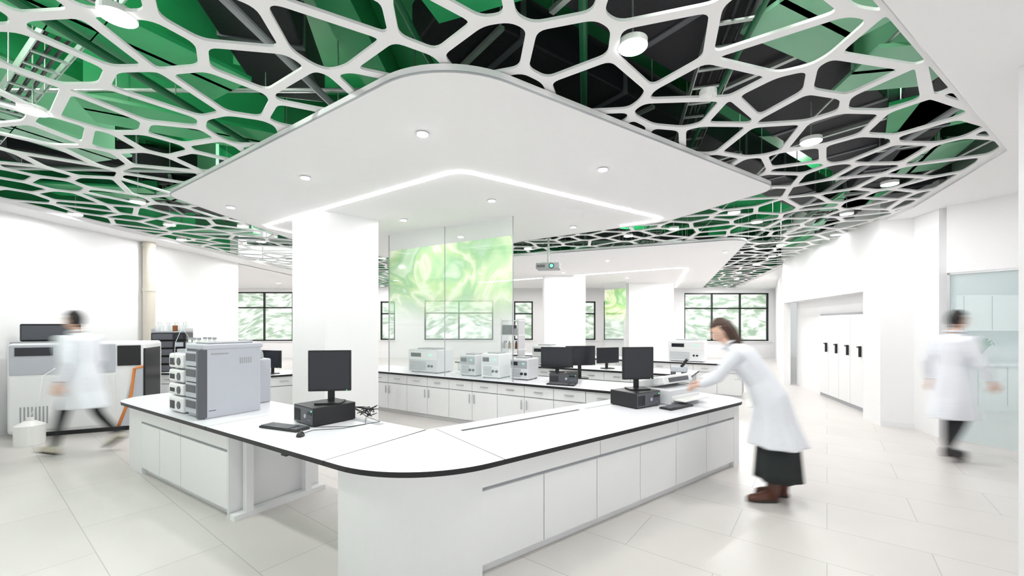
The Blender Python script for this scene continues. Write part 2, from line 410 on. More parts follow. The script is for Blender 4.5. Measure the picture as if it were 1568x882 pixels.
for i,(x,y,w,a) in enumerate([(-5.5,3.0,1.6,20),(-4.3,1.7,1.3,-10),(-3.2,4.2,1.6,30),(-2.0,1.8,1.0,-25),(-6.1,6.2,1.5,10),(-4.8,6.3,1.4,-30),(.3,1.9,.9,40),(2.0,2.7,.8,25),(3.9,3.9,.9,50),(4.9,5.0,1.0,60),(5.4,6.6,1.2,70),(6.3,8.2,1.2,70),(7,10,1.5,75),(-6.2,9,1.2,0),(-2.7,2.9,1.4,60),(-4.9,4.4,1.2,75),(-.2,2.3,.8,-20),(3.0,3.2,.7,-10)]):
    g=GREENL if i%2 else GREEN
    b=B(); b.box(-w/2,-.02,0,w/2,.02,.75,g); b.box(-w/2,-.3,0,w/2,.3,.03,g)
    for s in(-1,1): b.cyl((s*w*.4,0,.75),(s*w*.4,0,4.6-3.6),.006,GALV,seg=6)
    b.done('ceiling_green_baffle',(x,y,3.6),math.radians(a))
# ---------------------------------------------------------------- lamps
def area(name,loc,size,power,col=(1,.99,.985)):
    l=bpy.data.lights.new(name,'AREA'); l.shape='DISK'; l.size=size; l.energy=power; l.color=col
    o=bpy.data.objects.new(name,l); o.location=loc; sc.collection.objects.link(o); return o
lat=[(-2.18,2.31,1),(-3.83,3.34,1),(-5.23,5.84,1),(.74,2.56,1),(2.79,3.90,1),(4.60,5.09,1),(5.18,6.47,1),(5.86,9.11,1.4),(2.26,8.12,1),(.36,9.49,1.3),(-6.8,6.51,.8),(-6.7,8.48,1),(-5.21,8.68,1),(-6.8,11.4,1.6),(7.03,12.04,1.8),(-5.2,12.4,2),
 (8.6,16,3),(9.6,18.8,2.5),(-4.6,16.5,3),(-5.9,19,1.2),(6.6,10.6,0),(4.1,7.0,0),(-4.7,7.3,0),(-5.9,7.2,0),(3.4,6.4,0),(-6.0,4.2,0),(-4.9,9.9,0),(6.2,8.0,0),(2.9,7.5,0),(7.6,14,0),(-3.4,10.9,0)]  # several powered far downlights added to brighten the dim back
for i,(x,y,pw) in enumerate(lat):
    b=B(); b.cyl((0,0,0),(0,0,.035),.088,POT,seg=28); b.cyl((0,0,-.004),(0,0,.001),.084,LAMP,seg=28)
    b.cyl((0,0,.035),(0,0,1.2),.006,GALV,seg=6)
    b.done('ceiling_downlight',(x,y,ZM-.004))
    if pw: area('downlight_lamp',(x,y,ZM-.03),.15,19.5*pw)
sof=[(-.743,3.47,1),(-2.23,4.51,1),(-3.81,5.66,1),(.927,4.27,1),(-.26,5.36,1),(-1.65,6.36,1),(1.0,6.83,1),(2.4,10.5,2),(4.7,9.2,2),(1.6,13,3),(4,14.5,3),(-1,13.2,3),(6.3,15.5,4),(1.5,17,4),(4.9,17.8,0)]  # several far spots added to even out the darker rear
for x,y,pw in sof:
    x*=K;y*=K
    b=B(); b.cyl((0,0,0),(0,0,.012),.056,MET,seg=24); b.cyl((0,0,-.006),(0,0,0),.046,LAMP,seg=24); b.done('recessed_spotlight',(x,y,ZC-.034))
    if pw: area('spot_lamp',(x,y,ZC-.05),.09,11*pw)
for x,y in [(-10.5,13.5),(-12.5,17),(-9.5,17)]:  # added spots, brightening the far left bay
    b=B(); b.cyl((0,0,0),(0,0,.012),.09,MET,seg=24); b.cyl((0,0,-.006),(0,0,0),.08,LAMP,seg=24); b.done('recessed_spotlight',(x,y,ZC-.014))
    area('spot_lamp',(x,y,ZC-.03),.15,55)
for x,y in [(1.43,3.05),(-4.5,3.1),(5.0,7.5)]:
    b=B(); b.cyl((0,0,0),(0,0,.04),.06,POT,seg=24); b.cyl((0,0,-.02),(0,0,0),.035,POT,seg=20); b.done('smoke_detector',(x,y,ZM-.04))
for x,y in [(-5,2.5),(-3,6),(1,1.5),(3.5,4),(5.5,8),(-5,9),(0,10.5),(3,13),(-3,15),(7,16),(-3,2.2)]:  # unseen white point lights added to brighten the plenum
    l=bpy.data.lights.new('plenum_fill','POINT'); l.energy=88; l.color=(1,1,.97); l.shadow_soft_size=.15
    o=bpy.data.objects.new('plenum_fill',l); o.location=(x,y,4.1); sc.collection.objects.link(o)
l=bpy.data.lights.new('side_room_lamp','AREA'); l.size=1.5; l.energy=50; o=bpy.data.objects.new('side_room_lamp',l); o.location=(8.6,5.8,3.2); sc.collection.objects.link(o)
l=bpy.data.lights.new('sun','SUN'); l.energy=2.2; l.angle=.02; o=bpy.data.objects.new('sun',l); o.rotation_euler=(math.radians(38),0,math.radians(-10)); o.location=(0,-6,12); sc.collection.objects.link(o)
# ---------------------------------------------------------------- columns
def column(pts):
    b=B(); b.prism(pts,0,ZC,WHITE); b.prism([(p[0],p[1]) for p in pts],0,.08,LAM); return b.done('wall_column')
column([(-2.73,6.1),(-2.11,6.6),(-2.9,7.2),(-3.52,6.7)])
column([(1.1,14.2),(2.5,14.2),(2.5,15),(1.1,15)])
column([(4.7,16.8),(6.5,16.8),(6.5,17.6),(4.7,17.6)])
# ---------------------------------------------------------------- island bench
C=Vector((-.607,2.34)); Ld=Vector((-.846,.533)); Ln=Vector((.533,.846)); Rd=Vector((.798,.603)); Rn=Vector((-.603,.798))
def LP(t,n): q=C+Ld*t+Ln*n; return (q.x,q.y)
def RP(t,n): q=C+Rd*t+Rn*n; return (q.x,q.y)
I=(-.70,3.56)
HB=.75; TT=.034
def quad(F,a,c,n0,n1): return [F(a,n0),F(c,n0),F(c,n1),F(a,n1)]
b=B()
top=roundpoly([(*LP(.74,0),0),(*C,.85),(*RP(4.32,0),.32),(*RP(4.32,1.0),.3),(*I,0)],16)
b.prism(top,HB-TT,HB,TOP,EDGE,LAM)
cc=roundpoly([(*LP(.66,.05),0),(C+Ln*.05+Rn*.03).to_tuple()+(.75,),(*RP(.55,.05),0),(*RP(.55,.85),0),(-.66,3.42,0),(*LP(.66,.85),0)],14)
b.prism(cc,.0,HB-TT,LAM)
b.prism(quad(RP,.55,4.02,.07,.85),.07,HB-TT,GROOVE)
b.prism(quad(RP,.55,4.0,.10,.82),0,.07,LAM)
ts=[.55,1.09,1.66,2.23,2.8,3.37,3.98]
for a,c in zip(ts,ts[1:]): b.prism(quad(RP,a+.004,c-.004,.05,.07),.075,.555,LAM)
for a,c in ((.55,1.70),(1.70,2.83),(2.83,3.40),(3.40,3.98)): b.prism(quad(RP,a+.004,c-.004,.05,.07),.58,HB-TT-.006,LAM)
ee=roundpoly([(*RP(3.98,.05),0),(*RP(4.2,.05),.12),(*RP(4.2,.9),.12),(*RP(3.98,.9),0)],8)
b.prism(ee,0,HB-TT,LAM)
b.prism(quad(RP,.70,.705,.0,1.0),HB,HB+.0012,GAP)
b.prism(quad(RP,.85,2.25,.80,.835),HB,HB+.002,BLK)
b.prism(quad(RP,2.35,3.3,.80,.835),HB,HB+.002,GROOVE)
b.done('lab_bench')
b=B(); b.prism(quad(LP,.745,2.44,0,.95),HB-TT,HB,TOP,EDGE,LAM)
b.prism(quad(LP,2.05,2.11,.15,.21),.04,HB-TT,LAM); b.prism(quad(LP,2.05,2.11,.68,.74),.04,HB-TT,LAM)
b.prism(quad(LP,2.04,2.12,.05,.88),0,.045,LAM); b.prism(quad(LP,2.05,2.11,.1,.85),.66,HB-TT,LAM)
b.prism(quad(LP,.78,2.05,.72,.76),.64,HB-TT,LAM)
b.prism(quad(LP,1.22,1.28,.02,.05),.69,.705,BLK)
b.prism(quad(LP,1.2,1.6,.84,.9),HB,HB+.004,GROOVE)
b.done('computer_desk')
b=B(); lt=roundpoly([(*LP(2.445,0),0),(*LP(2.445,.95),0),(*LP(4.9,.95),.3),(*LP(4.9,0),.38)],12)
b.prism(lt,HB-TT,HB,TOP,EDGE,LAM)
b.prism(quad(LP,2.16,4.1,.07,.85),.07,HB-TT-.001,GROOVE); b.prism(quad(LP,2.16,4.1,.10,.85),0,.07,LAM)
b.prism(quad(LP,2.14,2.16,.05,.87),0,HB-TT-.001,LAM)
b.prism(quad(LP,2.165,3.09,.05,.07),.58,HB-TT-.006,LAM); b.prism(quad(LP,3.098,4.1,.05,.07),.58,HB-TT-.006,LAM)
for a,c in zip([2.16,3.09,3.6],[3.09,3.6,4.1]): b.prism(quad(LP,a+.004,c-.004,.05,.07),.075,.555,LAM)
b.prism(roundpoly([(*LP(4.1,.05),0),(*LP(4.1,.88),0),(*LP(4.72,.88),.2),(*LP(4.72,.05),.28)],8),0,HB-TT,LAM)
b.done('lab_bench')
Q0=Vector((1.44,5.45)); Qd=Vector((-.856,.517)); Qn=Vector((.517,.856))
def QP(t,n): q=Q0+Qd*t+Qn*n; return (q.x,q.y)
def backbench(F,t0,t1,dep=.9):
    b=B(); b.prism(quad(F,t0,t1,0,dep),HB-TT,HB,TOP,EDGE,LAM)
    b.prism(quad(F,t0+.04,t1-.04,.06,dep-.04),.07,HB-TT,GROOVE); b.prism(quad(F,t0+.06,t1-.06,.1,dep-.08),0,.07,LAM)
    n=max(1,round((t1-t0)/.5)); w=(t1-t0-.08)/n
    for k in range(n):
        a=t0+.04+k*w; b.prism(quad(F,a+.004,a+w-.004,.04,.06),.075,.54,LAM); b.prism(quad(F,a+.004,a+w-.004,.04,.06),.555,HB-TT-.006,LAM)
        b.prism(quad(F,a+w/2-.07,a+w/2+.07,.015,.03),.63,.642,MET)
        e=a+w-.05 if k%2==0 else a+.04
        b.prism(quad(F,e,e+.012,.015,.03),.36,.5,MET)
    return b.done('lab_bench')
backbench(QP,0,5.4)
Q1=Vector((3.1,7.2))
def QP1(t,n): q=Q1+Qd*t+Qn*n; return (q.x,q.y)
backbench(QP1,0,5.2)
Q2=Vector((5.0,9.0))
def QP2(t,n): q=Q2+Qd*t+Qn*n; return (q.x,q.y)
backbench(QP2,0,6)
Q3=Vector((-5.6,6.1))
def QP3(t,n): q=Q3+Rd*t+Rn*n; return (q.x,q.y)
backbench(QP3,.8,2.3,.8)
Q4=Vector((-6.5,7.55))
def QP4(t,n): return (Q4.x+t,Q4.y+n)
backbench(QP4,-.85,.95,.8)
# ---------------------------------------------------------------- glass screen with print
p=Vector((0.02,6.36)); q=Vector((-2.28,7.76)); d=(q-p); L=d.length; u=d/L
b=B()
def GG(t,n): w=p+u*t+Vector((-u.y,u.x))*n; return (w.x,w.y)
b.prism([GG(0,0),GG(L,0),GG(L,.012),GG(0,.012)],HB+.004,ZC-.021,GLASS)
b.prism([GG(.0,-.003),GG(L,-.003),GG(L,-.001),GG(0,-.001)],1.6,2.99,GRAPH)
b.prism([GG(L*.5,-.004),GG(L*.5+.004,-.004),GG(L*.5+.004,.016),GG(L*.5,.016)],HB+.004,ZC-.021,GROOVE)
for e in (0,L-.006): b.prism([GG(e,-.004),GG(e+.006,-.004),GG(e+.006,.016),GG(e,.016)],HB+.004,ZC-.021,MGR)
b.done('glass_partition')
b=B(); b.box(0,0,HB+.2,1.0,.012,ZC-.02,GLASS); b.box(0,-.004,1.2,1.0,-.002,3.0,GRAPH); b.box(0,0,0,1.0,.012,HB+.2,GLASS); b.done('glass_partition',(3.75,16.9,0),math.radians(-50))
# ---------------------------------------------------------------- computers
def monitor(loc,rz,w=.40,h=.34,base=0.0,lift=.11):
    b=B(); z=base+lift
    b.box(-w/2,-.02,z,w/2,.012,z+h,BLK,.006); b.box(-w/2+.014,-.0215,z+.02,w/2-.014,-.0195,z+h-.014,SCR)
    b.box(-w*.3,.012,z+h*.2,w*.3,.045,z+h*.8,BLK,.01)
    b.box(-.03,.03,base+.01,.03,.05,z+h*.5,BLK,.004)
    b.prism(roundpoly([(-.12,-.09,.03),(.12,-.09,.03),(.12,.1,.03),(-.12,.1,.03)],6),base,base+.014,BLK)
    b.box(w/2-.04,-.0225,z+.007,w/2-.03,-.0215,z+.011,LEDG)
    return b.done('computer_monitor',loc,rz)
def pc(loc,rz,w=.30,d=.40,h=.165):
    b=B(); b.box(-w/2,-d/2,.008,w/2,d/2,h,BLK,.008)
    b.box(-w/2+.01,-d/2-.004,.016,w/2-.01,-d/2+.002,h-.01,DGR,.002)
    for k in range(10): b.box(-w/2+.02+k*.012,-d/2-.006,.03,-w/2+.026+k*.012,-d/2-.003,h-.03,BLK)
    b.cyl((.04,-d/2-.008,h*.5),(.04,-d/2,h*.5),.018,GRY); b.box(.08,-d/2-.007,.10,w/2-.02,-d/2-.003,.125,BLK)
    for k in range(3): b.box(.085+k*.02,-d/2-.007,.05,.097+k*.02,-d/2-.003,.056,MET)
    b.cyl((w/2-.03,-d/2-.007,h-.03),(w/2-.03,-d/2-.003,h-.03),.006,LEDG,seg=10)
    for sx in(-1,1):
        for sy in(-1,1): b.cyl((sx*(w/2-.03),sy*(d/2-.03),0),(sx*(w/2-.03),sy*(d/2-.03),.01),.012,BLK,seg=10)
    return b.done('desktop_computer',loc,rz)
def keyboard(loc,rz,w=.44):
    b=B(); b.box(-w/2,-.07,.002,w/2,.07,.018,BLK,.005)
    for r in range(5):
        for k in range(18):
            if k in (14,) : continue
            if r==0 and 4<=k<=9: continue
            x=-w/2+.012+k*(w-.024)/18; y=-.06+r*.024
            b.box(x+.001,y,.017,x+(w-.024)/18-.002,y+.02,.025,DGR,.002)
    b.box(-w/2+.012+4*(w-.024)/18,-.06,.017,-w/2+.012+10*(w-.024)/18,-.04,.025,DGR,.002)
    return b.done('keyboard',loc,rz)
def mouse(loc,rz):
    b=B(); t=bmesh.new(); bmesh.ops.create_uvsphere(t,u_segments=20,v_segments=12,radius=1)
    for v in t.verts: v.co=Vector((v.co.x*.031*(1-.1*v.co.y),v.co.y*.056,max(0,v.co.z)*.034+.001))
    for f in t.faces: f.smooth=True
    b.merge(t,BLK); b.box(-.003,.018,.026,.003,.034,.035,GRY,.001); return b.done('computer_mouse',loc,rz)
pc((-1.73,3.87,HB),math.radians(-38),w=.36,d=.40); monitor((-1.68,3.86,HB+.166),math.radians(8),.375,.375)
keyboard((-1.95,3.58,HB),math.radians(-22)); mouse((-1.69,3.34,HB),math.radians(20))
b=B()
random.seed(3)
for k in range(7):
    x0,y0=-1.47,4.02; pt=[(-1.53,4.0,HB+.1)]
    for j in range(6): pt.append((x0+.07+random.uniform(-.07,.10),y0+random.uniform(-.10,.08),HB+.012+random.uniform(0,.09)))
    b.tube(pt,.004,BLK,6)
b.tube([(-1.69,3.39,HB+.01),(-1.66,3.5,HB+.006),(-1.45,3.55,HB+.006),(-1.3,3.7,HB+.006),(-1.38,3.95,HB+.01)],.0025,BLK,6)
b.tube([(-1.9,3.66,HB+.012),(-1.7,3.60,HB+.006),(-1.4,3.62,HB+.006),(-1.2,3.8,HB+.006),(-1.4,4.0,HB+.01)],.0025,BLK,6)
b.done('computer_cable')
pc((1.36,4.62,HB),math.radians(35),w=.40,d=.36); monitor((1.40,4.66,HB+.166),math.radians(8),.36,.36)
keyboard((1.76,4.47,HB),math.radians(36),.42)
pc((.80,6.42,HB),math.radians(-10),w=.42,d=.4,h=.15); monitor((.70,6.5,HB+.151),math.radians(-12),.5,.32,lift=.06); monitor((1.12,6.85,HB),math.radians(10),.5,.32,lift=.21)
keyboard((.72,6.10,HB),math.radians(-25),.42)
for x,y,r in [(1.9,8.3,20),(-4.3,7.45,-20),(-5.75,7.85,10)]:
    monitor((x,y,HB),math.radians(r),.5,.31)
# ---------------------------------------------------------------- chromatograph
LA=math.atan2(-Ld.y,-Ld.x)
o=LP(2.75,.12)
b=B()
b.box(-.36,0,.0,0,.50,.67,GRY,.012)
b.box(-.365,-.012,.03,-.012,.004,.65,DGR,.006)
b.box(-.05,-.055,.01,.003,.02,.655,DGR,.008)
b.box(-.37,-.02,.65,.008,.52,.70,GRY,.012)
b.box(.0,.05,.60,.002,.20,.615,MGR); b.box(.0,.03,.07,.002,.09,.075,BLK)
for k in range(4):
    z=.04+k*.15; b.box(-.35,-.03,z,-.05,-.008,z+.14,GRY,.008); b.box(-.33,-.034,z+.05,-.12,-.028,z+.12,DGR,.004); b.box(-.10,-.034,z+.02,-.08,-.028,z+.03,LEDG)
for k in range(6): b.box(.0,.30+k*.02,.50,.002,.31+k*.02,.56,MGR)
b.box(-.33,.05,.70,-.05,.45,.715,MGR,.004)
b.done('liquid_chromatograph',(o[0],o[1],HB),LA)
b=B()
for k,(h0,h1) in enumerate([(0.0,.17),(.17,.30),(.30,.44),(.44,.60)]):
    b.box(-.36,0,h0+.006,0,.44,h1,GRY,.02); b.box(-.35,-.045,h0+.01,-.02,.01,h1-.004,LAM,.022)
    b.cyl((-.10,-.052,(h0+h1)/2),(-.10,-.04,(h0+h1)/2),.038,DGR); b.box(-.31,-.049,h0+.04,-.2,-.043,h1-.05,BLK,.003)
    b.box(.0,.05,h0+.03,.004,.38,h0+.035,MGR)
b.box(-.34,.02,.60,-.02,.40,.635,CLR,.01)
for k in range(6):
    x=-.30+(k%3)*.11; y=.12+(k//3)*.14
    b.cyl((x,y,.605),(x,y,.70),.035,CLR); b.cyl((x,y,.70),(x,y,.735),.014,POT); b.cyl((x,y,.73),(x,y,.75),.018,MGR)
b.tube([(-.3,.12,.74),(-.3,.05,.85),(-.2,-.04,.7),(-.2,-.05,.5)],.003,CLR,6)
o=LP(3.16,.14); b.done('pump_module_stack',(o[0],o[1],HB),LA)
b=B(); b.box(-.25,-.16,0,.25,.16,.50,GRY,.02); b.box(-.22,-.165,.05,.22,-.158,.38,DGR,.01)
t=bmesh.new(); bmesh.ops.create_uvsphere(t,u_segments=24,v_segments=12,radius=1)
for v in t.verts: v.co=Vector((v.co.x*.25,v.co.y*.16,.50+max(0,v.co.z)*.22))
for f in t.faces: f.smooth=True
b.merge(t,CLR); o=LP(3.38,.77); b.done('autosampler',(o[0],o[1],HB),LA)
def analyser(name,loc,rz,w,d,h,body=GRY,front=DGR,vents=True,knobs=2):
    b=B(); b.box(-w/2,-d/2,.015,w/2,d/2,h,body,.015); b.box(-w/2+.02,-d/2-.008,h*.55,w/2-.02,-d/2+.004,h-.03,front,.006)
    if vents:
        for k in range(7): b.box(-w/2+.04,-d/2-.004,.05+k*.022*h/.4,w*.1,-d/2+.001,.06+k*.022*h/.4,MGR)
    for k in range(knobs): b.cyl((w*.25+.07*k-.03,-d/2-.02,h*.3),(w*.25+.07*k-.03,-d/2,h*.3),.022,BLK)
    b.box(-w*.4,-d/2-.010,h*.68,-w*.05,-d/2-.006,h*.85,SCR); b.box(w*.2,-d/2-.011,h*.75,w*.3,-d/2-.007,h*.79,LEDG)
    for sx in(-1,1):
        for sy in(-1,1): b.cyl((sx*w*.4,sy*d*.4,0),(sx*w*.4,sy*d*.4,.02),.015,BLK,seg=10)
    b.box(-w*.3,-d*.3,h,w*.3,d*.3,h+.02,MGR,.005)
    return b.done(name,loc,rz)
def bx(F,t,n): q=F(t,n); return (q[0],q[1],HB)
QA=math.atan2(-Qd.y,-Qd.x)
analyser('spectrometer',bx(QP,3.75,.5),QA,.72,.45,.42,LGR,LAM)
analyser('centrifuge',bx(QP,2.75,.5),QA,.34,.4,.36,LGR,MGR)
analyser('spectrophotometer',bx(QP,2.25,.45),QA,.36,.4,.40,LAM,LGR)
analyser('titration_unit',bx(QP,1.75,.5),QA,.34,.36,.34,LGR,MGR)
analyser('gas_analyser',bx(QP1,3.0,.45),QA,.5,.45,.42,LAM,LGR)
analyser('incubator',bx(QP2,1.2,.45),QA,.8,.5,.5,LAM,LAM)
analyser('gas_analyser',(-4.75,7.1,HB),math.radians(30),.45,.4,.35,GRY,BLK)
b=B()
for x in(-.22,.22): b.box(x-.015,-.15,0,x+.015,.15,1.0,MET)
for z in(.3,.62,.95): b.box(-.25,-.16,z,.25,.16,z+.02,LAM)
for k in range(5): b.cyl((-.18+k*.09,0,.32),(-.18+k*.09,0,.45),.03,AMBER if k%2 else POT); b.cyl((-.18+k*.09,0,.45),(-.18+k*.09,0,.49),.015,BLK)
b.box(-.2,-.1,.64,.05,.1,.86,BLK,.01); b.box(.08,-.1,.64,.2,.1,.78,GRY,.01)
q=QP1(3.9,.5); b.done('reagent_shelf',(q[0],q[1],HB),QA)
b=B(); w,d,h=.52,.5,.74
for k in range(5):
    z=k*.145; b.box(-w/2,-d/2,z+(.004 if k else 0),w/2,d/2,z+.142,BLK,.012); b.box(-w/2+.02,-d/2-.008,z+.02,.06,-d/2,z+.125,DGR,.005)
    b.box(.1,-d/2-.006,z+.03,.22,-d/2,z+.11,GRY if k in(1,3) else SCR,.004)
b.box(.12,-d/2-.008,.2,.15,-d/2-.004,.3,LEDG)
b.box(-w/2,-d/2,.725,w/2,d/2,.75,MGR,.004); b.box(-w/2,-d/2,.75,-w/2+.01,d/2,.80,MET); b.box(w/2-.01,-d/2,.75,w/2,d/2,.8,MET)
for k in range(8):
    x=-.2+(k%4)*.13; y=-.1+(k//4)*.18; b.cyl((x,y,.75),(x,y,.86),.04,CLR if k!=2 else AMBER); b.cyl((x,y,.86),(x,y,.9),.016,CLR); b.cyl((x,y,.9),(x,y,.925),.02,POT)
b.done('mass_spectrometer',(-6.45,7.95,HB),math.radians(25))
b=B(); W=1.55; dd=.75; h=1.36
b.box(0,0,.06,W,dd,h,LAM,.05); b.box(.05,.05,0,W-.05,dd-.05,.06,BLK)
b.box(.03,-.012,.10,W-.35,.03,.88,LAM,.02); b.box(.03,-.012,.9,W-.35,.03,h-.02,GRY,.02)
b.box(0,.08,h-.02,W*.42,dd-.1,h+.02,MGR,.01)
t=bmesh.new()
pp=[(W-.30,.08),(W-.02,.08),(W-.02,.95),(W-.12,.95)]
va=[t.verts.new((x,-.03,z)) for x,z in pp]; vb=[t.verts.new((x,.02,z)) for x,z in pp]
t.faces.new(va); t.faces.new(vb[::-1])
for k in range(4): t.faces.new((va[k],vb[k],vb[(k+1)%4],va[(k+1)%4]))
bmesh.ops.recalc_face_normals(t,faces=t.faces); b.merge(t,GRY)
b.tube([(W-.31,-.03,.08),(W-.16,-.03,.55),(W-.12,-.03,.95),(W-.02,-.03,.98)],.02,ORG,8)
b.box(W-.02,.0,.1,W+.004,dd-.1,h-.1,BLK,.005)
b.box(W-.33,-.02,1.0,W-.05,.02,h-.05,BLK,.01)
b.box(.1,-.02,1.18,.5,-.008,1.30,SCR)
for k in range(8): b.box(.15+k*.04,-.016,.2,.165+k*.04,-.010,.45,MGR)
b.done('icp_analyser',(-7.15,5.9,0),math.radians(24))
b=B(); b.box(-.32,-.06,0,.32,.06,.26,BLK,.02); b.box(-.3,-.064,.02,.3,-.058,.24,DGR,.01)
for k in(-1,1): b.box(k*.2-.03,-.05,-.0,k*.2+.03,.05,.01,BLK)
b.done('instrument_module',(-6.98,6.33,1.381),math.radians(24))
b=B(); b.cyl((0,0,0),(0,0,.26),.15,POT,seg=28); b.cyl((0,0,.26),(0,0,.32),.15,POT,.05,seg=28); b.cyl((0,0,.32),(0,0,.36),.04,POT); b.tube([(0,0,.36),(.02,.1,.6),(-.05,.2,.9),(0,.32,1.0)],.006,POT,6)
b.box(-.18,-.02,.1,-.15,.02,.25,POT); b.done('waste_container',(-6.6,5.72,0),0)
b=B(); b.cyl((0,0,0),(0,0,ZC),.10,BEIGE,seg=28); b.cyl((0,0,2.3),(0,0,2.36),.11,BEIGE,seg=28); b.cyl((0,0,3.2),(0,0,3.26),.11,BEIGE,seg=28); b.done('wall_pipe',(-7.38,8.5,0))
b=B(); b.box(-.05,-.15,0,.05,.15,.22,POT,.01); b.box(.05,-.1,.06,.055,.1,.16,MGR); b.done('wall_control_box',(-7.44,9.3,1.35))
b=B(); b.box(-.30,-.22,0,.30,.22,.17,LGR,.02); b.box(-.28,-.23,.03,.28,-.21,.10,LAM,.008)
Mx=Matrix.Translation((0,.05,.17))@Matrix.Rotation(math.radians(-14),4,'X')
b.box(-.29,-.2,0,.29,.17,.10,LAM,.02,M=Mx); b.box(-.2,-.205,.02,.2,-.195,.07,DGR,.004,M=Mx)
b.box(-.25,-.36,.05,.25,-.2,.065,POT,.004); b.box(.15,-.12,.275,.27,.0,.29,BLK,.004)
q=RP(3.5,.58); b.done('laser_printer',(q[0],q[1],HB),math.radians(37))
b=B(); b.prism(roundpoly([(-.1,-.12,.03),(.1,-.12,.03),(.1,.12,.03),(-.1,.12,.03)],5),0,.03,DGR)
b.box(-.03,.05,.02,.03,.11,.33,DGR,.01); b.box(-.045,-.09,.28,.045,.11,.35,GRY,.015)
b.cyl((0,-.05,.2),(0,-.05,.29),.035,BLK); b.box(-.07,-.1,.13,.07,.03,.145,BLK,.003)
Mx=Matrix.Translation((0,-.02,.35))@Matrix.Rotation(math.radians(35),4,'X')
for s in(-1,1): b.cyl((s*.03,0,0),(s*.03,0,.12),.017,BLK,M=Mx)
b.cyl((-.05,.08,.08),(.05,.08,.08),.025,BLK); q=RP(3.98,.72); b.done('microscope',(q[0],q[1],HB),math.radians(60))
b=B(); b.cyl((0,0,.12),(0,0,.62),.022,GALV); b.box(-.05,-.05,.60,.05,.05,.63,GALV); b.box(-.23,-.17,0,.23,.17,.12,MGR,.02); b.box(-.232,-.14,.10,.232,.16,.125,LGR,.01)
b.cyl((.08,-.185,.055),(.08,-.16,.055),.05,BLK,seg=24); b.cyl((.08,-.188,.055),(.08,-.186,.055),.034,LEDG,seg=20)
for k in range(8): b.box(-.2+k*.02,-.175,.03,-.19+k*.02,-.169,.08,BLK)
b.box(-.12,-.12,.12,.12,.12,.14,GALV); b.done('ceiling_projector',(.72,8.25,ZC+.035-.63),math.radians(-12))
b=B(); b.cyl((0,0,0),(0,0,.16),.07,POT,.09,seg=24)
for k in range(16):
    a=k*2.4; r=.18+.1*random.random(); hgt=.22+.18*random.random()
    t=bmesh.new(); pr=[]
    for s in range(7):
        f=s/6; x=r*f; z=.15+hgt*math.sin(f*2.2)*.9; wd=.035*math.sin(math.pi*min(.98,f+.05))
        pr.append((t.verts.new((x,-wd,z)),t.verts.new((x,wd,z))))
    for A,Bv in zip(pr,pr[1:]): t.faces.new((A[0],A[1],Bv[1],Bv[0]))
    b.merge(t,LEAF,Matrix.Rotation(a,4,'Z'))
b.done('potted_plant',(9.1,8.1,.89))
